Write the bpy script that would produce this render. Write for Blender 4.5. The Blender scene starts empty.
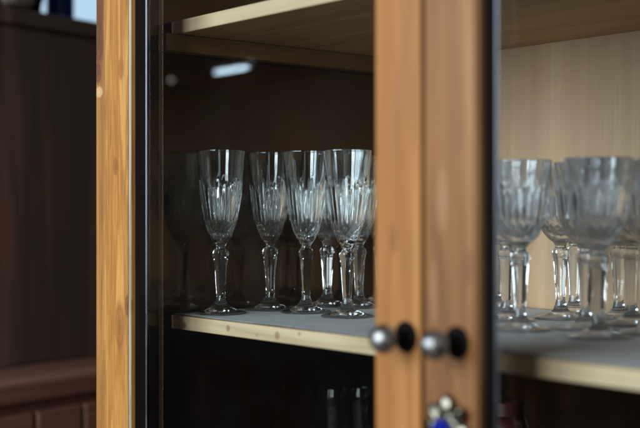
import bpy, bmesh, math, random
from mathutils import Vector, Matrix
random.seed(7)
PI = math.pi
sc = bpy.context.scene
COL = sc.collection

# ------------------------------------------------------------------ objects
def link(name, bm, mats, parent=None, smooth=None, bevel=0.0, seg=2):
    me = bpy.data.meshes.new(name)
    bmesh.ops.recalc_face_normals(bm, faces=bm.faces)
    bm.to_mesh(me); bm.free()
    for m in (mats if isinstance(mats, (list, tuple)) else [mats]):
        me.materials.append(m)
    if smooth is not None:
        for p in me.polygons: p.use_smooth = True
        if smooth < 180: me.set_sharp_from_angle(angle=math.radians(smooth))
    o = bpy.data.objects.new(name, me); COL.objects.link(o)
    if parent: o.parent = parent
    if bevel:
        b = o.modifiers.new('bevel', 'BEVEL'); b.width = bevel; b.segments = seg; b.limit_method = 'ANGLE'
        b.harden_normals = False
    return o
def tag(o, label, cat, group=None):
    o['label'] = label; o['category'] = cat
    if group: o['group'] = group
    return o
def thing(name, label, cat, loc=(0, 0, 0), rotz=0, group=None):
    o = bpy.data.objects.new(name, None); COL.objects.link(o)
    o.location = loc; o.rotation_euler = (0, 0, rotz); o.empty_display_size = .02
    return tag(o, label, cat, group)
def dup(root, loc, rotz, label=None, group=None):
    r = root.copy(); COL.objects.link(r); r.location = loc; r.rotation_euler = (0, 0, rotz)
    if label: r['label'] = label
    if group: r['group'] = group
    for ch in list(root.children):
        c = ch.copy(); COL.objects.link(c); c.parent = r
    return r
def box(bm, x0, x1, y0, y1, z0, z1, mi=0):
    vs = [bm.verts.new((x, y, z)) for x in (x0, x1) for y in (y0, y1) for z in (z0, z1)]
    for q in ((0, 1, 3, 2), (4, 6, 7, 5), (0, 4, 5, 1), (2, 3, 7, 6), (0, 2, 6, 4), (1, 5, 7, 3)):
        f = bm.faces.new([vs[i] for i in q]); f.material_index = mi
def prism(bm, prof, z0, z1, mis):
    """closed xy profile extruded upward; mis = a material index per side"""
    n = len(prof); nz = 24
    rings = [[bm.verts.new((x, y, z0 + (z1 - z0) * k / nz)) for x, y in prof] for k in range(nz + 1)]
    for k in range(nz):
        for i in range(n):
            j = (i + 1) % n
            f = bm.faces.new((rings[k][i], rings[k][j], rings[k + 1][j], rings[k + 1][i])); f.material_index = mis[i]
    bm.faces.new(rings[0][::-1]); bm.faces.new(rings[-1])
def lathe(bm, prof, n=32, mat=Matrix(), mod=None, cap0=False, cap1=False, mi=0):
    rings = []
    for (r, z) in prof:
        ring = []
        for i in range(n):
            t = 2 * PI * i / n
            rr = mod(r, z, t) if mod else r
            ring.append(bm.verts.new(mat @ Vector((rr * math.cos(t), rr * math.sin(t), z))))
        rings.append(ring)
    for a, b in zip(rings, rings[1:]):
        for i in range(n):
            j = (i + 1) % n
            f = bm.faces.new((a[i], a[j], b[j], b[i])); f.material_index = mi
    if cap0: f = bm.faces.new(rings[0][::-1]); f.material_index = mi
    if cap1: f = bm.faces.new(rings[-1]); f.material_index = mi
    return rings

# ---------------------------------------------------------------- materials
def newmat(name):
    m = bpy.data.materials.new(name); m.use_nodes = True
    nt = m.node_tree; b = nt.nodes['Principled BSDF']
    return m, nt, b
def N(nt, t, **kw):
    n = nt.nodes.new(t)
    for k, v in kw.items():
        if k.startswith('i_'): n.inputs[k[2:].replace('_', ' ')].default_value = v
        else: setattr(n, k, v)
    return n
def ramp(nt, stops, fac):
    r = nt.nodes.new('ShaderNodeValToRGB'); e = r.color_ramp.elements
    while len(e) < len(stops): e.new(.5)
    for el, (p, c) in zip(e, stops): el.position = p; el.color = (*c, 1) if len(c) == 3 else c
    nt.links.new(fac, r.inputs[0]); return r.outputs[0]
def math_(nt, op, a, b=None, clamp=False):
    n = nt.nodes.new('ShaderNodeMath'); n.operation = op; n.use_clamp = clamp
    for i, v in enumerate((a, b)):
        if v is None: continue
        if isinstance(v, (int, float)): n.inputs[i].default_value = v
        else: nt.links.new(v, n.inputs[i])
    return n.outputs[0]
def mix(nt, fac, a, b, mode='MIX'):
    n = nt.nodes.new('ShaderNodeMix'); n.data_type = 'RGBA'; n.blend_type = mode
    for k, v in ((0, fac), (6, a), (7, b)):
        if isinstance(v, (int, float)): n.inputs[k].default_value = v
        elif isinstance(v, tuple): n.inputs[k].default_value = (*v, 1)
        else: nt.links.new(v, n.inputs[k])
    return n.outputs[2]
def wood(name, dark, mid, light, axis='z', fig=.35, dist=1.1, scale=26, rough=.45, coat=0.0, knots=0.0, marks=(), bump=.15, fine=1.0, knotcol=(.09, .035, .012), ior=1.45):
    m, nt, b = newmat(name); L = nt.links.new
    tc = N(nt, 'ShaderNodeTexCoord')
    def mapped(sl, across):
        mp = N(nt, 'ShaderNodeMapping')
        s = [across] * 3; s['xyz'.index(axis)] = sl
        mp.inputs['Scale'].default_value = s; L(tc.outputs['Object'], mp.inputs['Vector']); return mp.outputs[0]
    wob = N(nt, 'ShaderNodeTexNoise', i_Scale=3.2, i_Detail=2.0); L(tc.outputs['Object'], wob.inputs['Vector'])
    n1 = N(nt, 'ShaderNodeTexNoise', i_Scale=1.0, i_Detail=5.0, i_Roughness=.55, i_Distortion=dist); L(mapped(scale * .05, scale), n1.inputs['Vector'])
    n2 = N(nt, 'ShaderNodeTexNoise', i_Scale=1.0, i_Detail=6.0, i_Roughness=.7); L(mapped(scale * .35, scale * 14), n2.inputs['Vector'])
    n3 = N(nt, 'ShaderNodeTexNoise', i_Scale=1.0, i_Detail=3.0); L(mapped(2.0, 5.0), n3.inputs['Vector'])
    rings = math_(nt, 'FRACT', math_(nt, 'MULTIPLY', n1.outputs[0], 5.0))
    tri = math_(nt, 'ABSOLUTE', math_(nt, 'SUBTRACT', rings, .5))
    f = math_(nt, 'ADD', math_(nt, 'MULTIPLY', n1.outputs[0], .8), math_(nt, 'MULTIPLY', tri, fig))
    f = math_(nt, 'ADD', f, math_(nt, 'MULTIPLY', math_(nt, 'SUBTRACT', n3.outputs[0], .5), .55))
    col = ramp(nt, [(.22, dark), (.48, mid), (.8, light)], f)
    fcol = ramp(nt, [(.3, (1 - .35 * fine,) * 3), (.62, (1.0, 1.0, 1.0))], n2.outputs[0])
    col = mix(nt, 1.0, col, fcol, 'MULTIPLY')
    if knots:
        v = N(nt, 'ShaderNodeTexVoronoi', i_Scale=1.0, i_Randomness=1.0); L(mapped(4.5, 9.0), v.inputs['Vector'])
        d = math_(nt, 'ADD', v.outputs['Distance'], math_(nt, 'MULTIPLY', math_(nt, 'SUBTRACT', n1.outputs[0], .5), .12))
        k = ramp(nt, [(0, (1, 1, 1)), (knots, (.75,) * 3), (knots * 1.7, (0, 0, 0))], d)
        col = mix(nt, k, col, knotcol)
    for (p, rx, rz, c) in marks:
        vm = N(nt, 'ShaderNodeVectorMath', operation='SUBTRACT'); vm.inputs[1].default_value = p
        sh = N(nt, 'ShaderNodeVectorMath', operation='MULTIPLY_ADD')
        L(wob.outputs['Color'], sh.inputs[0]); sh.inputs[1].default_value = (.012, .012, .012); sh.inputs[2].default_value = (-.006, -.006, -.006)
        ad = N(nt, 'ShaderNodeVectorMath', operation='ADD'); L(tc.outputs['Object'], ad.inputs[0]); L(sh.outputs[0], ad.inputs[1])
        L(ad.outputs[0], vm.inputs[0])
        ml = N(nt, 'ShaderNodeVectorMath', operation='MULTIPLY'); ml.inputs[1].default_value = (1 / rx, 1 / rx, 1 / rz); L(vm.outputs[0], ml.inputs[0])
        ln = N(nt, 'ShaderNodeVectorMath', operation='LENGTH'); L(ml.outputs[0], ln.inputs[0])
        k = ramp(nt, [(0, (.9,) * 3), (.5, (.55,) * 3), (.62, (.75,) * 3), (1, (0, 0, 0))], ln.outputs['Value'])
        col = mix(nt, k, col, c)
    L(col, b.inputs['Base Color'])
    rg = ramp(nt, [(.3, (rough + .12,) * 3), (.7, (rough - .06,) * 3)], n3.outputs[0]); L(rg, b.inputs['Roughness'])
    b.inputs['Coat Weight'].default_value = coat; b.inputs['Coat Roughness'].default_value = .3
    b.inputs['IOR'].default_value = ior
    bp = N(nt, 'ShaderNodeBump', i_Strength=bump, i_Distance=.002)
    L(math_(nt, 'ADD', n2.outputs[0], n1.outputs[0]), bp.inputs['Height']); L(bp.outputs[0], b.inputs['Normal'])
    return m
def metal(name, c1, c2, rough, metallic=1.0, scale=120):
    m, nt, b = newmat(name); L = nt.links.new
    tc = N(nt, 'ShaderNodeTexCoord')
    n = N(nt, 'ShaderNodeTexNoise', i_Scale=scale, i_Detail=5.0); L(tc.outputs['Object'], n.inputs['Vector'])
    L(ramp(nt, [(.35, c1), (.65, c2)], n.outputs[0]), b.inputs['Base Color'])
    L(ramp(nt, [(.3, (rough - .08,) * 3), (.7, (rough + .12,) * 3)], n.outputs[0]), b.inputs['Roughness'])
    b.inputs['Metallic'].default_value = metallic
    bp = N(nt, 'ShaderNodeBump', i_Strength=.12, i_Distance=.001); L(n.outputs[0], bp.inputs['Height']); L(bp.outputs[0], b.inputs['Normal'])
    return m
def glass(name, ior=1.52, col=(.97, .985, .99), film=0.0):
    m = bpy.data.materials.new(name); m.use_nodes = True; nt = m.node_tree; nt.nodes.clear(); L = nt.links.new
    o = N(nt, 'ShaderNodeOutputMaterial'); g = N(nt, 'ShaderNodeBsdfGlass', i_IOR=ior, i_Roughness=0.0)
    g.inputs['Color'].default_value = (*col, 1)
    tc = N(nt, 'ShaderNodeTexCoord'); n = N(nt, 'ShaderNodeTexNoise', i_Scale=90.0, i_Detail=2.0); L(tc.outputs['Object'], n.inputs['Vector'])
    bp = N(nt, 'ShaderNodeBump', i_Strength=.03, i_Distance=.001); L(n.outputs[0], bp.inputs['Height']); L(bp.outputs[0], g.inputs['Normal'])
    df = N(nt, 'ShaderNodeBsdfDiffuse'); df.inputs[0].default_value = (.8, .82, .84, 1)
    n2 = N(nt, 'ShaderNodeTexNoise', i_Scale=55.0, i_Detail=6.0, i_Roughness=.7); L(tc.outputs['Object'], n2.inputs['Vector'])
    mx = N(nt, 'ShaderNodeMixShader'); L(ramp(nt, [(.35, (film * .4,) * 3), (.7, (film * 1.5,) * 3)], n2.outputs[0]), mx.inputs[0])
    L(g.outputs[0], mx.inputs[1]); L(df.outputs[0], mx.inputs[2]); L(mx.outputs[0], o.inputs[0]); return m
def pane_glass(name, dust=.02):
    """flat window glass: Fresnel mirror over a clear sheet, a little dust"""
    m = bpy.data.materials.new(name); m.use_nodes = True; nt = m.node_tree; nt.nodes.clear(); L = nt.links.new
    o = N(nt, 'ShaderNodeOutputMaterial'); ge = N(nt, 'ShaderNodeNewGeometry')
    dt = N(nt, 'ShaderNodeVectorMath', operation='DOT_PRODUCT'); L(ge.outputs['Normal'], dt.inputs[0]); L(ge.outputs['Incoming'], dt.inputs[1])
    c = math_(nt, 'ABSOLUTE', dt.outputs['Value'])
    F = math_(nt, 'ADD', .075, math_(nt, 'MULTIPLY', .92, math_(nt, 'POWER', math_(nt, 'SUBTRACT', 1.0, c), 5.0)))
    F = math_(nt, 'MULTIPLY', F, math_(nt, 'SUBTRACT', 1.0, ge.outputs['Backfacing']))
    tr = N(nt, 'ShaderNodeBsdfTransparent'); tr.inputs[0].default_value = (.965, .98, .975, 1)
    gl = N(nt, 'ShaderNodeBsdfGlossy', i_Roughness=.015)
    mx = N(nt, 'ShaderNodeMixShader'); L(F, mx.inputs[0]); L(tr.outputs[0], mx.inputs[1]); L(gl.outputs[0], mx.inputs[2])
    df = N(nt, 'ShaderNodeBsdfDiffuse'); df.inputs[0].default_value = (.55, .58, .62, 1)
    tc = N(nt, 'ShaderNodeTexCoord'); n = N(nt, 'ShaderNodeTexNoise', i_Scale=9.0, i_Detail=7.0, i_Roughness=.65); L(tc.outputs['Object'], n.inputs['Vector'])
    du = ramp(nt, [(.4, (dust * .25,) * 3), (.7, (dust,) * 3)], n.outputs[0])
    m2 = N(nt, 'ShaderNodeMixShader'); L(du, m2.inputs[0]); L(mx.outputs[0], m2.inputs[1]); L(df.outputs[0], m2.inputs[2])
    L(m2.outputs[0], o.inputs[0]); return m
def plain(name, c1, c2, rough=.6, scale=40, bump=.1, sheen=0.0):
    m, nt, b = newmat(name); L = nt.links.new
    tc = N(nt, 'ShaderNodeTexCoord'); n = N(nt, 'ShaderNodeTexNoise', i_Scale=float(scale), i_Detail=6.0, i_Roughness=.6); L(tc.outputs['Object'], n.inputs['Vector'])
    L(ramp(nt, [(.3, c1), (.7, c2)], n.outputs[0]), b.inputs['Base Color']); b.inputs['Roughness'].default_value = rough
    b.inputs['Sheen Weight'].default_value = sheen
    bp = N(nt, 'ShaderNodeBump', i_Strength=bump, i_Distance=.002); L(n.outputs[0], bp.inputs['Height']); L(bp.outputs[0], b.inputs['Normal'])
    return m
def emit(name, col, strength):
    m = bpy.data.materials.new(name); m.use_nodes = True; nt = m.node_tree; nt.nodes.clear()
    o = N(nt, 'ShaderNodeOutputMaterial'); e = N(nt, 'ShaderNodeEmission', i_Strength=strength); e.inputs[0].default_value = (*col, 1)
    nt.links.new(e.outputs[0], o.inputs[0]); return m

# ------------------------------------------------------------------- layout
Y0 = .66                                   # front face of the doors; the camera is the origin, x along the cabinet front
W0, W1 = -1.790 * Y0, -1.764 * Y0          # left carcass side
LS = (-1.7615 * Y0, -1.677 * Y0)           # stiles
MS = (-1.0943 * Y0, -1.0152 * Y0)
RS = (-1.0083 * Y0, -.9227 * Y0)
OPEN = (1.677 - 1.0943) * Y0
ES = (RS[1] + OPEN, RS[1] + OPEN + (LS[1] - LS[0]))
E0, E1 = ES[1] + .001, ES[1] + .018        # right carcass side
YG = 1.031 * Y0                            # back of the door
YS = 1.1335 * Y0                           # shelf fronts
YB = 1.712 * Y0                            # back panel
ZS = -.1137                                # top of the lower shelf's cloth
ZU = .3097 * Y0                            # underside of the upper shelf
TH = .0155
ZBOT, ZTOP, ZFLOOR = -.30, .55, -1.10

# materials
AMB = dict(dark=(.27, .10, .020), mid=(.50, .22, .050), light=(.66, .34, .09))
varn_l = wood('varnished_pine', **AMB, scale=30, rough=.42, coat=.3, bump=.14, fine=1.1, fig=.6, dist=1.8,
              marks=(((-1.113, .66, -.098), .007, .014, (.12, .045, .014)), ((-1.13, .66, -.12), .012, .03, (.22, .085, .022)),
                     ((-1.138, .66, .05), .006, .012, (.22, .08, .022)), ((-1.125, .66, .155), .007, .015, (.25, .1, .03)),
                     ((-.70, .66, -.02), .006, .015, (.25, .1, .03))))
varn_side = wood('varnished_pine_edge', (.2, .075, .018), (.40, .17, .042), (.54, .27, .08), scale=30, rough=.5, bump=.3,
                 marks=(((-1.173, .66, .26), .05, .125, (.15, .055, .02)), ((-1.173, .66, .19), .012, .03, (.085, .03, .012)), ((-1.175, .66, .155), .008, .014, (.06, .02, .008)),
                        ((-1.173, .66, .225), .012, .03, (.1, .035, .012)), ((-1.173, .66, .134), .009, .007, (.62, .42, .2))))
varn_c = wood('varnished_pine_middle', (.19, .068, .016), (.355, .148, .037), (.475, .226, .066), scale=21, rough=.4, coat=.3, bump=.12, fine=.6,
              marks=(((-.70, .66, -.02), .006, .015, (.22, .085, .026)), ((-.69, .66, .10), .008, .03, (.3, .12, .04))))
varn_r = wood('varnished_pine_dull', (.14, .055, .016), (.265, .114, .033), (.37, .178, .06), scale=19, rough=.38, coat=.35, bump=.12, fine=.6,
              marks=(((-.645, .66, -.13), .006, .02, (.17, .065, .024)), ((-.63, .66, .07), .009, .03, (.22, .09, .036)), ((-.646, .66, .012), .007, .03, (.31, .165, .075)),
                     ((-.618, .66, .10), .004, .05, (.30, .16, .07)), ((-.655, .66, -.06), .004, .03, (.29, .15, .065)), ((-.62, .66, -.04), .005, .018, (.16, .06, .022))))
worn = wood('worn_glint_edge', (.16, .08, .03), (.60, .46, .32), (.78, .68, .54), scale=60, rough=.4, bump=.3, knots=.16)  # worn varnish, its paleness also painting the glint along the chamfer
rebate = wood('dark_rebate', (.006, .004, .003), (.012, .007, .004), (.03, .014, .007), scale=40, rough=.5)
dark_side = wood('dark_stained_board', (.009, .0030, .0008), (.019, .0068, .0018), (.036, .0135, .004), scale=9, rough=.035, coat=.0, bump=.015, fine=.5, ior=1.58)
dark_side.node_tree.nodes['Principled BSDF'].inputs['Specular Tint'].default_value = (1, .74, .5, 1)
back_mat = wood('pale_plywood', (.50, .315, .18), (.62, .42, .25), (.70, .50, .32), scale=7, rough=.6, bump=.1, fine=.3, fig=.12, dist=2.4)
shelf_mat = wood('raw_pine', (.42, .30, .17), (.60, .46, .28), (.72, .58, .38), axis='x', scale=20, rough=.6, bump=.12, fine=.5,
                 marks=(((-1.139, YS, ZS - .012), .006, .0045, (.2, .075, .03)), ((-1.155, YS, ZS - .0035), .006, .0025, (.24, .09, .045)),
                        ((-1.052, YS, ZS - .009), .0045, .004, (.22, .1, .04)), ((-.966, YS, ZS - .01), .005, .005, (.25, .11, .05)),
                        ((-.93, YS, ZS - .006), .003, .003, (.3, .14, .06)), ((-1.0, YS, ZS - .012), .0025, .0025, (.28, .13, .06))))
under_mat = wood('aged_pine', (.34, .20, .075), (.49, .305, .125), (.61, .405, .18), axis='x', scale=14, rough=.6, bump=.08, fine=.4)
cleat_mat = wood('stained_cleat', (.13, .068, .022), (.20, .108, .036), (.28, .155, .056), axis='y', scale=22, rough=.5, knots=.0)
pane_mat = pane_glass('door_glass', .0022)
pewter = metal('pewter', (.15, .155, .15), (.38, .385, .37), .38, scale=170)
silver = metal('tarnished_silver', (.04, .035, .025), (.28, .26, .20), .3, scale=150)
flat_black = metal('knob_shade_and_fittings_black', (.0015, .0012, .001), (.004, .003, .0025), .9, .0)
flat_black.node_tree.nodes['Principled BSDF'].inputs['Specular IOR Level'].default_value = .15
bead_mat = metal('aluminium_bead', (.17, .19, .23), (.23, .26, .31), .3, scale=20)
crystal = glass('cut_crystal', 1.62, film=.0)
crystal2 = glass('goblet_crystal', 1.6, (.98, .985, .99), film=.05)
tum_mat = glass('tumbler_glass', 1.25, (.92, .94, .94))
cloth_mat = plain('grey_cloth', (.20, .205, .215), (.31, .312, .315), .5, 700, .25, .2)
cn = cloth_mat.node_tree; cb = cn.nodes['Principled BSDF']; old = cb.inputs['Base Color'].links[0].from_socket
ct = N(cn, 'ShaderNodeTexCoord'); c1 = N(cn, 'ShaderNodeTexNoise', i_Scale=16.0, i_Detail=7.0, i_Roughness=.7); cn.links.new(ct.outputs['Object'], c1.inputs['Vector'])
cn.links.new(mix(cn, 1.0, old, ramp(cn, [(.35, (.72, .72, .72)), (.65, (1.12, 1.12, 1.12))], c1.outputs[0]), 'MULTIPLY'), cb.inputs['Base Color'])

# ------------------------------------------------------------------ cabinet
cab = thing('display_cabinet', 'amber pine display cabinet with two glazed doors and pale shelves of glasses', 'cabinet', (0, 0, 0))
def boxobj(name, dims, mat, parent, bevel=.001, seg=2):
    bm = bmesh.new(); box(bm, *dims); return link(name, bm, mat, parent, bevel=bevel, seg=seg)
# carcass side: pale amber front edge, dark stained inside
def side(x0, x1, inner):
    bm = bmesh.new(); e = .006
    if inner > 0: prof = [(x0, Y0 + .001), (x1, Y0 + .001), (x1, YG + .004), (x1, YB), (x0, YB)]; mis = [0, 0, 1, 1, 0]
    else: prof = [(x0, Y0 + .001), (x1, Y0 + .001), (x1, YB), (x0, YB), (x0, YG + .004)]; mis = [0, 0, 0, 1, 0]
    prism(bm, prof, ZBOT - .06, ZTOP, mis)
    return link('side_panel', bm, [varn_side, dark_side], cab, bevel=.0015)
side(W0, W1, 1); side(E0, E1, -1)
boxobj('back_panel', (W1, E0, YB, YB + .008, ZS - TH + .002, ZTOP - .018), back_mat, cab, 0)
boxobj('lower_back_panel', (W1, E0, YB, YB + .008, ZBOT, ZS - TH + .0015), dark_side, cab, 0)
boxobj('top_panel', (W1, E0, Y0 + .03, YB, ZTOP - .018, ZTOP), under_mat, cab)
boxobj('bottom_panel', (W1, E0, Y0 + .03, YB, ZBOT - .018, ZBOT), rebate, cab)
boxobj('plinth', (W0 + .012, E1 - .012, Y0 + .02, YB + .004, ZFLOOR, ZBOT - .0605), varn_side, cab, .003)
def shelf(zt, label=None):
    bm = bmesh.new(); box(bm, W1 + .0005, E0 - .0005, YS, YB - .0005, zt - TH, zt)
    bm.faces.ensure_lookup_table()
    for f in bm.faces:
        f.normal_update()
        if f.calc_center_median().y > YS + .01: f.material_index = 1
    return link('shelf', bm, [shelf_mat, under_mat], cab, bevel=.0012)
shelf(ZU + TH); shelf(ZS - .0016)
for zc in (ZU,):
    boxobj('cleat', (W1 + .0003, W1 + .018, YS - .018, YB - .001, zc - .0205, zc - .0004), cleat_mat, cab, .0015)
    boxobj('cleat', (E0 - .018, E0 - .0003, YS - .018, YB - .001, zc - .0205, zc - .0004), cleat_mat, cab, .0015)

def door(xa, xb, xc, xd, ma, mc, edge):
    """stiles xa..xb and xc..xd, rails between; pane in a rebate at the back"""
    z0, z1 = ZBOT - .058, ZTOP - .003
    bm = bmesh.new(); c = .0016
    amb = .0062
    # left stile, profile counter-clockwise seen from above
    def stile(a, b, right_open):
        if right_open:   # opening lies on the right: chamfer and reveal on the b side
            p = [(a + .001, Y0), (b - .0036, Y0), (b - .0034, Y0 + .0011), (b - .0024, Y0 + .0011), (b - .0022, Y0), (b - c * .7, Y0), (b, Y0 + c), (b, Y0 + amb), (b - .0004, Y0 + amb + .0004), (b - .0004, YG + .0), (a, YG), (a, Y0 + .001)]
            mi = [0, 2, 2, 2, 1, 1, 0, 2, 2, 0, 0, 0]
        else:
            p = [(a + c * .7, Y0), (b - .0012, Y0), (b, Y0 + .0012), (b, YG), (a + .0004, YG), (a + .0004, Y0 + amb + .0004), (a, Y0 + amb), (a, Y0 + c)]
            mi = [3, 3, 3, 3, 2, 2, 3, 3]
        prism(bm, p, z0, z1, mi)
    stile(xa, xb, True); stile(xc, xd, False)
    box(bm, xb + .0002, xc - .0002, Y0 + .001, YG - .0005, z0, z0 + .055)
    box(bm, xb + .0002, xc - .0002, Y0 + .001, YG - .0005, z1 - .055, z1)
    d = link('door', bm, [ma, edge, rebate, mc], cab)
    bm = bmesh.new(); box(bm, xb + .0003, xc - .0003, YG + .0005, YG + .0035, z0 + .02, z1 - .02); link('glass_pane', bm, pane_mat, d)
    # slim bead holding the glass along each stile
    for x in (xb + .0014, xc - .0014):
        bm = bmesh.new()
        lathe(bm, [(.0012, z0 + .056), (.0012, z1 - .056)], 14, Matrix.Translation((x, YG - .0009, 0)), cap0=True, cap1=True)
        link('glazing_bead', bm, bead_mat, d, smooth=40)
    return d
dl = door(*LS, *MS, varn_l, varn_c, worn)
dr = door(*RS, *ES, varn_r, varn_c, varn_r)
dl['label'] = 'orange varnished door with a pale worn inner edge'; dr['label'] = 'duller brown varnished door'
AX = Matrix.Rotation(PI / 2, 4, 'X')       # lathe axis z -> -y
def knob(d, x, z):
    T = Matrix.Translation((x, Y0, z)) @ AX
    bm = bmesh.new()
    lathe(bm, [(.0126, -.001), (.0126, .0008), (.0114, .0014), (.0062, .0022), (.0056, .010), (.0058, .0150)], 32, T, cap0=True, mi=1)  # base disc and stem kept near black, standing in for the knob's shadow
    R = .0113; cz = .0245
    pr = [(.0052, .0150)] + [(R * math.sin(a), cz - R * .95 * math.cos(a)) for a in [math.radians(t) for t in range(30, 180, 10)]] + [(.0004, cz + R * .95)]
    lathe(bm, pr, 32, T, cap1=True, mi=0)
    # turned groove line round the ball
    lathe(bm, [(R * .985, cz - .0014), (R * 1.035, cz - .0007), (R * 1.035, cz + .0007), (R * .985, cz + .0014)], 32, T, mi=0)
    return link('knob', bm, [pewter, flat_black], d, smooth=35)
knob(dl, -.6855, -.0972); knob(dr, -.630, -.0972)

# jewelled ornament on the right door
orn = thing('flower_ornament', 'small silver flower ornament with a blue gem on the right door below its knob', 'ornament', (-.6355, Y0, -.1635))
OV = AX @ Matrix.Diagonal((1.0, 1.3, 1, 1))
bm = bmesh.new()
lathe(bm, [(.0135, 0), (.0145, .002), (.0125, .0055), (.008, .0085), (.0004, .009)], 40, OV, cap0=True, cap1=True)
link('plate', bm, silver, orn, smooth=40)
pr_ = random.Random(5)
for k in range(8):
    a = 2 * PI * k / 8 + PI / 2 + pr_.uniform(-.08, .08)
    bm = bmesh.new(); sz = .0064 * pr_.uniform(.82, 1.15)
    M = Matrix.Translation((.0160 * math.cos(a), -.0066, .0192 * math.sin(a))) @ Matrix.Rotation(-a, 4, 'Y') @ Matrix.Rotation(pr_.uniform(-.35, .35), 4, 'Z') @ Matrix.Diagonal((1.25, .62, .95, 1))
    bmesh.ops.create_icosphere(bm, subdivisions=4, radius=sz * .92, matrix=M)
    for v in bm.verts:   # chased veins along the petal
        q = M.inverted() @ v.co
        v.co += v.normal * .0009 * (math.cos(q.z / sz * 7) * .5 - .3 * math.cos(q.x / sz * 3 + k))
    link('petal', bm, silver, orn, smooth=180)
for k in range(12):
    a = 2 * PI * k / 12
    bm = bmesh.new(); bmesh.ops.create_icosphere(bm, subdivisions=2, radius=.0016, matrix=Matrix.Translation((.0100 * math.cos(a), -.0102, .0106 * math.sin(a))))
    link('bead', bm, silver, orn, smooth=180)
gm, gnt, gb = newmat('blue_gem')
gb.inputs['Base Color'].default_value = (.004, .02, .42, 1); gb.inputs['Roughness'].default_value = .08
gb.inputs['Coat Weight'].default_value = 1.0; gb.inputs['IOR'].default_value = 1.75
gn = N(gnt, 'ShaderNodeTexNoise', i_Scale=150.0); gnt.links.new(ramp(gnt, [(.35, (.001, .004, .09)), (.65, (.003, .025, .38))], gn.outputs[0]), gb.inputs['Base Color'])
bm = bmesh.new()
lathe(bm, [(.0096, .008), (.0096, .0118), (.0080, .0150), (.0050, .0176), (.0003, .0184)], 20, AX, cap0=True, cap1=True)
link('gem', bm, gm, orn, smooth=20)

# cloth liner on the lower shelf
bm = bmesh.new()
nx, ny = 150, 40
xa, xb, ya, yb = W1 + .004, E0 - .004, YS + .0012, YB - .006
top = []
for i in range(nx + 1):
    row = []
    for j in range(ny + 1):
        x = xa + (xb - xa) * i / nx; y = ya + (yb - ya) * j / ny
        if j == 0: y += .0012 * math.sin(x * 31) + .0009 * math.sin(x * 83 + 1)
        row.append(bm.verts.new((x, y, ZS - .0006 + .00022 * math.sin(x * 41 + y * 17) * math.sin(y * 53 - x * 9))))
    top.append(row)
for i in range(nx):
    for j in range(ny):
        bm.faces.new((top[i][j], top[i + 1][j], top[i + 1][j + 1], top[i][j + 1]))
lin = link('shelf_liner', bm, cloth_mat, smooth=180)
sd = lin.modifiers.new('thick', 'SOLIDIFY'); sd.thickness = .0009; sd.offset = -1
tag(lin, 'grey cloth liner under the glasses on the lower shelf', 'shelf liner')

# ------------------------------------------------------------------ glasses
def interp(prof, step):
    out = []
    P = [Vector((r, z)) for r, z in prof]
    n = len(P)
    for i in range(n - 1):
        p0 = P[max(i - 1, 0)]; p1 = P[i]; p2 = P[i + 1]; p3 = P[min(i + 2, n - 1)]
        k = max(1, int((p2 - p1).length / step))
        for a in range(k):
            t = a / k
            q = .5 * ((2 * p1) + (p2 - p0) * t + (2 * p0 - 5 * p1 + 4 * p2 - p3) * t * t + (3 * p1 - p0 - 3 * p2 + p3) * t ** 3)
            out.append((max(q.x, .0002), q.y))
    out.append((P[-1].x, P[-1].y)); return out
def sm(a, b, x):
    t = min(1, max(0, (x - a) / (b - a))); return t * t * (3 - 2 * t)
def make_glass(name, label, cat, group, mat, foot, stem, bowl, inner, hex_n, cut):
    root = thing(name, label, cat, group=group)
    mm = lambda L: [(r / 1000, z / 1000) for r, z in L]
    z0s, z1s = stem[0][1] / 1000, stem[-1][1] / 1000
    def hexmod(r, z, t):
        w = sm(z0s, z0s + .012, z) * (1 - sm(z1s - .012, z1s - .003, z))
        seg = 2 * PI / hex_n; u = (t % seg) - seg / 2
        return r * (1 - w + w * .95 * math.cos(seg / 2) / math.cos(u) * 1.06)
    n = 192
    def add(parts, nm, mod=None, cap0=False, cap1=False, smooth=180):
        bm = bmesh.new(); lathe(bm, parts, n, mod=mod, cap0=cap0, cap1=cap1)
        me = bpy.data.meshes.new(nm); bm.to_mesh(me); bm.free(); me.materials.append(mat)
        for p in me.polygons: p.use_smooth = True
        if smooth < 180: me.set_sharp_from_angle(angle=math.radians(smooth))
        o = bpy.data.objects.new(nm, me); COL.objects.link(o); o.parent = root
    add([(.0004, .0016 * 1)] + mm([(foot[0][0] * .7, .5), (foot[0][0] * .96, 0)]) + interp(mm(foot), .0012), 'foot', cap0=True, smooth=50)
    add(interp(mm(stem), .0015), 'stem', mod=hexmod, smooth=12)
    outer = interp(mm(bowl), .0012); inn = interp(mm(inner), .002)
    add(outer + inn, 'bowl', mod=cut, cap1=True, smooth=32)
    return root

# slender cut flutes (left bay)
F_foot = [(28.3, .2), (28.5, 1.2), (27.2, 2.3), (22, 3.4), (16, 5.2), (11, 8.2), (7.6, 12), (6.0, 15)]
F_stem = [(6.0, 15), (5.0, 19), (4.9, 22), (5.6, 35), (6.6, 50), (7.5, 60), (7.9, 64), (8.9, 67), (9.0, 69.5), (8.0, 72), (5.6, 74.5), (5.3, 76.5), (6.0, 78.5)]
F_bowl = [(6.0, 78.5), (7.6, 81), (10.4, 85), (13.6, 91), (16.6, 99), (18.9, 109), (20.8, 120), (22.3, 131), (23.6, 143), (24.5, 157), (25.4, 170), (26.3, 180), (26.9, 185.4), (26.6, 186)]
F_in = [(26.6, 186), (26.0, 185.6), (25.2, 180), (24.0, 170), (22.7, 158), (21.0, 143), (19.5, 131), (17.9, 120), (15.8, 109), (13.1, 100), (9.5, 94), (5.5, 89.2), (.3, 88.4)]
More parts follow.
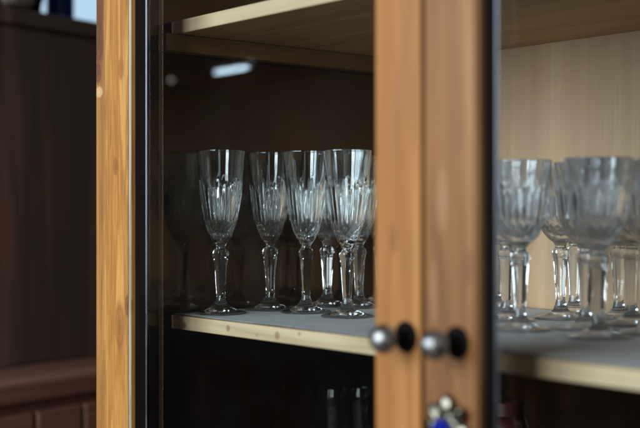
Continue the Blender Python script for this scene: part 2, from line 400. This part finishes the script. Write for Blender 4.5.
def cut_flute(r, z, t):
    # outer skin only: the inner skin is the one with smaller radius
    zz = z * 1000
    ro = 0
    for (a, za), (b, zb) in zip(F_bowl, F_bowl[1:]):
        if za <= zz <= zb: ro = (a + (b - a) * (zz - za) / (zb - za)) / 1000; break
    if ro == 0 or r < ro - .0007: return r
    k = 24
    ph = (t * k / (2 * PI)) % 1.0
    idx = int(t * k / (2 * PI)) % 4
    topz = (.160, .149, .154, .146)[idx]
    groove = max(0.0, 1 - abs(ph - .5) / .42)
    w = sm(.103, .109, z) * (1 - sm(topz - .012, topz, z))
    d = .0016 * groove * w
    # short diamond cuts under the flutes
    w2 = sm(.084, .089, z) * (1 - sm(.103, .108, z))
    a1 = abs(((t * 12 / (2 * PI) + z * 95) % 1) - .5) * 2; a2 = abs(((t * 12 / (2 * PI) - z * 95) % 1) - .5) * 2
    d += .0011 * w2 * (1 - min(a1, a2))
    return r - d
# rounder goblets (right bay)
G_foot = [(29.0, .2), (29.3, 1.3), (27.8, 2.4), (22, 3.6), (16, 5.4), (10.6, 8.6), (7.6, 12), (6.4, 15)]
G_stem = [(6.4, 15), (5.4, 19), (5.3, 22), (6.0, 35), (7.0, 50), (8.0, 62), (8.5, 67), (9.6, 70), (9.7, 72.5), (8.6, 75), (6.2, 78), (6.0, 80), (6.8, 82)]
G_bowl = [(6.8, 82), (8.6, 84), (13.6, 88), (18.6, 93.5), (22.6, 101), (25.6, 111), (27.6, 122), (28.9, 134), (29.7, 146), (30.3, 157), (30.9, 165.4), (30.6, 166)]
G_in = [(30.6, 166), (30.0, 165.6), (28.9, 157), (27.4, 146), (26.2, 134), (24.7, 122), (22.5, 112), (19.0, 104), (13.5, 98), (7, 94), (.3, 92.8)]
def cut_goblet(r, z, t):
    zz = z * 1000; ro = 0
    for (a, za), (b, zb) in zip(G_bowl, G_bowl[1:]):
        if za <= zz <= zb: ro = (a + (b - a) * (zz - za) / (zb - za)) / 1000; break
    if ro == 0 or r < ro - .0006: return r
    k = 24; ph = (t * k / (2 * PI)) % 1.0; idx = int(t * k / (2 * PI)) % 3
    topz = (.147, .140, .143)[idx]
    w = sm(.106, .111, z) * (1 - sm(topz - .010, topz, z))
    d = .0016 * max(0.0, 1 - abs(ph - .5) / .42) * w
    w2 = sm(.088, .093, z) * (1 - sm(.106, .111, z))
    a1 = abs(((t * 18 / (2 * PI) + z * 85) % 1) - .5) * 2; a2 = abs(((t * 18 / (2 * PI) - z * 85) % 1) - .5) * 2
    return r - d - .0011 * w2 * (1 - min(a1, a2))

G1 = 'cut crystal flutes standing in the left half of the lower shelf'
fl = make_glass('wine_glass', '', 'wine glass', G1, crystal, F_foot, F_stem, F_bowl, F_in, 8, cut_flute)
flutes = [
    (-1.1235, .789, 'leftmost crystal flute, alone at the shelf front beside the dark side panel'),
    (-1.132, .8665, 'second crystal flute from the left, standing farther back than its neighbours'),
    (-1.074, .874, 'third crystal flute from the left, standing clear of the side panel in the front row'),
    (-.9985, .871, 'largest looking crystal flute, just left of the door stile with the left knob'),
    (-1.091, .971, 'crystal flute right behind the largest one, its stem showing to the right of that stem'),
    (-1.132, .955, 'crystal flute behind the third one, its dim stem showing just to the right'),
    (-1.128, 1.040, 'rearmost crystal flute, half cut off by the door stile'),
]
for i, (x, y, lab) in enumerate(flutes):
    rz = random.random() * 6
    if i == 0: fl.location = (x, y, ZS); fl.rotation_euler.z = .12; fl['label'] = lab; fl.scale = (1.035, 1.035, 1)
    else: q = dup(fl, (x, y, ZS), rz, lab, G1); k_ = 1 + random.uniform(-.012, .008); q.scale = (k_ * 1.03, k_ * 1.03, k_)
G2 = 'blurred goblets in the right half of the lower shelf'
go = make_glass('wine_goblet', '', 'goblet', G2, crystal2, G_foot, G_stem, G_bowl, G_in, 8, cut_goblet)
def atuy(u, y):
    s = (u - 320) / 1200; Z = y / (.64 + .768 * s); return Z * (-.768 + .64 * s), y
goblets = [
    (*atuy(520, .900), 'front row goblet nearest the dark edge of the right door'),
    (*atuy(598.5, .900), 'front row goblet in the middle of the right pane, the largest looking one'),
    (-.590, .900, 'front row goblet beyond the right edge of the photo, only its bowl peeking in'),
    (-.854, .970, 'second row goblet just left of the front stem nearest the dark door edge'),
    (-.7388, .955, 'second row goblet whose stem stands just left of the largest looking stem'),
    (-.673, .970, 'second row goblet cut off by the right edge of the photo'),
    (-.833, 1.034, 'third row goblet whose stem stands midway between the two front stems'),
    (-.7383, 1.030, 'third row goblet whose stem is the one nearest the right photo edge'),
    (-.9755, 1.088, 'back row goblet half hidden by the dark edge of the right door'),
    (-.8621, 1.094, 'back row goblet against the pale back panel between the two front goblets'),
    (-.7871, 1.075, 'back row goblet whose stem stands just right of the largest looking stem'),
]
for i, (x, y, lab) in enumerate(goblets):
    rz = random.random() * 6
    if i == 0: go.location = (x, y, ZS); go['label'] = lab
    else: q = dup(go, (x, y, ZS), rz, lab, G2); k_ = 1 + random.uniform(-.012, .012); q.scale = (k_, k_, k_)

# tumblers in the dark compartment below
def tumbler(name, label, u, y, handle):
    x, y = atuy(u, y); t = thing(name, label, 'glass', (x, y, ZBOT))
    bm = bmesh.new()
    po = [(.0003, .0006), (.020, 0), (.0245, .001), (.026, .004), (.0275, .03), (.029, .066), (.030, .0875), (.0297, .088)]
    pi_ = [(.0292, .0877), (.0278, .066), (.0262, .03), (.0245, .012), (.0003, .009)]
    lathe(bm, po + pi_, 48, mod=lambda r, z, th: r * (1 + .012 * math.cos(th * 10) * (1 - sm(.06, .075, z))), cap0=True, cap1=True)
    me_o = link('body', bm, tum_mat, t, smooth=40)
    if handle:
        bm = bmesh.new()
        pts = [Vector((.027, 0, .074)), Vector((.040, 0, .076)), Vector((.050, 0, .068)), Vector((.051, 0, .05)), Vector((.044, 0, .032)), Vector((.027, 0, .026))]
        rings = []
        for i, p in enumerate(pts):
            d = (pts[min(i + 1, 5)] - pts[max(i - 1, 0)]).normalized(); nrm = Vector((0, 1, 0)); bn = d.cross(nrm)
            rings.append([bm.verts.new(p + .0045 * (math.cos(a) * nrm + math.sin(a) * bn)) for a in [2 * PI * k / 10 for k in range(10)]])
        for a, b in zip(rings, rings[1:]):
            for k in range(10): bm.faces.new((a[k], a[(k + 1) % 10], b[(k + 1) % 10], b[k]))
        bm.faces.new(rings[0]); bm.faces.new(rings[-1])
        h = link('handle', bm, tum_mat, t, smooth=60)
    return t
tumbler('tumbler', 'plain glass tumbler in the dark lower compartment, the left of two', 338, .965, False)
t2 = tumbler('glass_mug', 'glass mug in the dark lower compartment beside the door stile', 364, .995, True); t2.rotation_euler.z = 2.4
# dim red jar low behind the right pane
x, y = atuy(506, 1.0)
jar = thing('red_jar', 'dim dark red jar in the shadowed lower compartment behind the right pane', 'jar', (x, y, ZBOT))
red = plain('dark_red_glaze', (.03, .003, .004), (.06, .006, .008), .4, 60)
bm = bmesh.new(); lathe(bm, [(.024, 0), (.026, .003), (.027, .06), (.022, .075), (.016, .08)], 32, cap0=True, cap1=True); link('body', bm, red, jar, smooth=40)
bm = bmesh.new(); lathe(bm, [(.019, .0802), (.019, .094), (.017, .096)], 32, cap0=True, cap1=True); link('lid', bm, red, jar, smooth=40)

# ------------------------------------------------- dark cupboard behind, left
def at(u, v, Z):
    s = (u - 320) / 1200; return Vector((Z * (-.768 + .64 * s), Z * (.64 + .768 * s), (214 - v) / 1200 * Z))
board = wood('blackened_board', (.050, .036, .032), (.098, .068, .057), (.25, .12, .075), scale=6, rough=.45, bump=.15, fine=.7, fig=.35, dist=2.2)
lowwood = wood('red_brown_wood', (.17, .075, .05), (.28, .135, .09), (.44, .24, .16), axis='x', scale=12, rough=.55, bump=.15)
P = at(50, 214, 2.2)
cup = thing('dark_cupboard', 'blackened wooden cupboard with a projecting red brown base, behind the cabinet on the left', 'cupboard', (P.x, P.y, ZFLOOR))
cup.rotation_euler = (0, 0, math.radians(104.5))   # local x runs along its front, local -y faces the room
zt = .365 - ZFLOOR; zl = -.272 - ZFLOOR
def cpart(name, dims, mat, bevel=.004):
    bm = bmesh.new(); box(bm, *dims); return link(name, bm, mat, cup, bevel=bevel)
cpart('upper_case', (-.6, 1.3, 0.0, .35, zl + .001, zt - .03), board)
cpart('top_board', (-.62, 1.32, -.012, .36, zt - .0295, zt), board)
cpart('base_case', (-.6, 1.3, -.15, .35, 0.0, zl - .035), lowwood)
cpart('ledge', (-.62, 1.32, -.17, .36, zl - .0345, zl), lowwood, .006)
for k in range(18):
    x0 = -.59 + k * .105
    d = cpart('panel_board', (x0, x0 + .097, -.163, -.1502, zl - .42, zl - .052), lowwood, .004)
# things standing on it
ca, sa = math.cos(math.radians(104.5)), math.sin(math.radians(104.5))
def on_cup(lx, ly): return (P.x + lx * ca - ly * sa, P.y + lx * sa + ly * ca, .365)
bottle_m = glass('blue_glass', 1.45, (.03, .10, .55)); 
blue = plain('blue_plastic', (.008, .035, .26), (.015, .06, .4), .3, 30, .02)
b = thing('blue_bottle', 'dark blue bottle standing on the black cupboard', 'bottle', on_cup(.142, .13))
bm = bmesh.new(); lathe(bm, [(.024, 0), (.027, .003), (.027, .13), (.02, .15), (.011, .165), (.011, .19)], 32, cap0=True, cap1=True); link('body', bm, blue, b, smooth=40)
bm = bmesh.new(); lathe(bm, [(.0125, .1902), (.0125, .212), (.011, .214)], 24, cap0=True, cap1=True); link('cap', bm, flat_black, b, smooth=40)
darkcloth = plain('black_fabric', (.006, .006, .007), (.014, .013, .014), .9, 120, .4)
tan = plain('tan_fabric', (.12, .10, .08), (.2, .17, .14), .9, 120, .4)
bag = thing('black_bag', 'black bag with a tan flap lying on the black cupboard', 'bag', on_cup(-.075, .13), math.radians(104.5))
def blob(name, dims, mat, off, seed):
    bm = bmesh.new(); bmesh.ops.create_icosphere(bm, subdivisions=4, radius=1)
    r = random.Random(seed)
    for v in bm.verts:
        p = v.co.copy(); q = Vector([math.copysign(abs(c) ** .6, c) for c in p])
        q *= 1 + .05 * math.sin(p.x * 5 + seed) * math.sin(p.y * 6) + .03 * math.sin(p.z * 9 + seed)
        v.co = Vector((q.x * dims[0], q.y * dims[1], max(-1, q.z) * dims[2])) + Vector(off)
    link(name, bm, mat, bag, smooth=180)
blob('bag_body', (.135, .09, .07), darkcloth, (0, 0, .066), 1)
blob('flap', (.035, .02, .016), tan, (.03, -.092, .028), 3)
# pale window far behind
Wc = at(60, -40, 4.2)
win = thing('window', 'pale blue bright window far behind the black cupboard', 'window', (Wc.x, Wc.y, -.3), math.radians(50))
bm = bmesh.new(); box(bm, -1.5, .9, 0, .01, .35, 2.0); link('window_pane', bm, emit('pale_daylight', (.50, .72, .90), .95), win)
fr = plain('white_paint', (.6, .6, .58), (.7, .7, .68), .5, 30, .03)
bm = bmesh.new()
for d in ((-1.57, -1.5, -.03, .03, .28, 2.07), (.9, .97, -.03, .03, .28, 2.07), (-1.4998, .8998, -.03, .03, .28, .35), (-1.4998, .8998, -.03, .03, 2.0, 2.07)): box(bm, *d)
link('window_frame', bm, fr, win, bevel=.004)

# tube lamp across the room, mirrored in the left pane
V = at(231, 70, 3.2); R_ = Vector((V.x, 2 * YG - V.y, V.z))
lamp = thing('tube_lamp', 'short glowing tube lamp whose reflection shows as a bright bar in the left pane', 'lamp', R_)
MX = Matrix.Rotation(PI / 2, 4, 'Y')
bm = bmesh.new(); lathe(bm, [(.0042, -.070), (.0042, .070)], 16, MX, cap0=True, cap1=True); link('tube', bm, emit('tube_glow', (.62, .85, 1.0), 24), lamp, smooth=40)
bm = bmesh.new(); box(bm, -.085, .085, -.012, .012, .006, .02); link('housing', bm, fr, lamp, bevel=.003)

V = at(171, 80, 3.2)
bulb = thing('small_bulb', 'small dim bulb mirrored as a faint grey spot beside the bright bar reflection', 'bulb', (V.x, 2 * YG - V.y, V.z))
bm = bmesh.new(); bmesh.ops.create_uvsphere(bm, u_segments=20, v_segments=12, radius=.007); link('globe', bm, emit('dim_glow', (.9, .88, .82), 2.6), bulb, smooth=180)
bm = bmesh.new(); lathe(bm, [(.004, .0068), (.005, .009), (.005, .02), (.003, .022)], 16, cap0=True, cap1=True); link('socket', bm, flat_black, bulb, smooth=40)
# floor
bm = bmesh.new(); box(bm, -7, 4, -5, 6, ZFLOOR - .05, ZFLOOR - .004)
fo = link('floor', bm, wood('floor_boards', (.05, .03, .018), (.09, .055, .032), (.13, .08, .05), axis='x', scale=8, rough=.45)); fo['kind'] = 'structure'

# -------------------------------------------------------------------- light
def area(name, az, el, dist, sx, sy, energy, col, target=(-.75, .75, -.02)):
    l = bpy.data.lights.new(name, 'AREA'); l.shape = 'RECTANGLE'; l.size = sx; l.size_y = sy; l.energy = energy; l.color = col
    o = bpy.data.objects.new(name, l); COL.objects.link(o)
    a, e = math.radians(az), math.radians(el)
    d = Vector((math.sin(a) * math.cos(e), -math.cos(a) * math.cos(e), math.sin(e)))
    o.location = Vector(target) + d * dist
    o.rotation_euler = (-d).to_track_quat('-Z', 'Y').to_euler()
    return o
for az in (9.0, 17.5): area('window_and_fill_light', az, 16, 2.6, .30, 1.6, 26, (.92, .96, 1.0))
for az in (-19.0, -5.0): area('window_and_fill_light', az, 15, 3.4, .78, 2.1, 62, (.74, .88, 1.0))
area('window_and_fill_light', 60, 12, 3.2, .6, 1.5, 6, (.9, .95, 1.0))  # added fill lamp from the right for the dark cupboard, not a window
w = bpy.data.worlds.new('World'); sc.world = w; w.use_nodes = True
bg = w.node_tree.nodes['Background']; bg.inputs[0].default_value = (.9, .74, .6, 1); bg.inputs[1].default_value = .018

# ------------------------------------------------------------------- camera
cd = bpy.data.cameras.new('camera'); cam = bpy.data.objects.new('camera', cd); COL.objects.link(cam)
cd.sensor_width = 36; cd.lens = 67.5; cd.clip_start = .05; cd.clip_end = 100
cam.rotation_euler = Vector((-.768, .640, 0)).to_track_quat('-Z', 'Y').to_euler()
cd.dof.use_dof = True; cd.dof.focus_distance = 1.37; cd.dof.aperture_fstop = 3.1; cd.dof.aperture_blades = 9
sc.camera = cam

# ------------------------------------------------------------------- render
sc.render.engine = 'CYCLES'
c = sc.cycles
c.max_bounces = 24; c.transmission_bounces = 20; c.transparent_max_bounces = 24; c.glossy_bounces = 8; c.diffuse_bounces = 4
c.caustics_reflective = True; c.caustics_refractive = True; c.blur_glossy = .3
c.sample_clamp_indirect = 40.0; c.use_denoising = True
try: c.denoiser = 'OPENIMAGEDENOISE'
except Exception: pass
sc.view_settings.view_transform = 'Standard'; sc.view_settings.look = 'None'; sc.view_settings.gamma = 1; sc.view_settings.exposure = 0
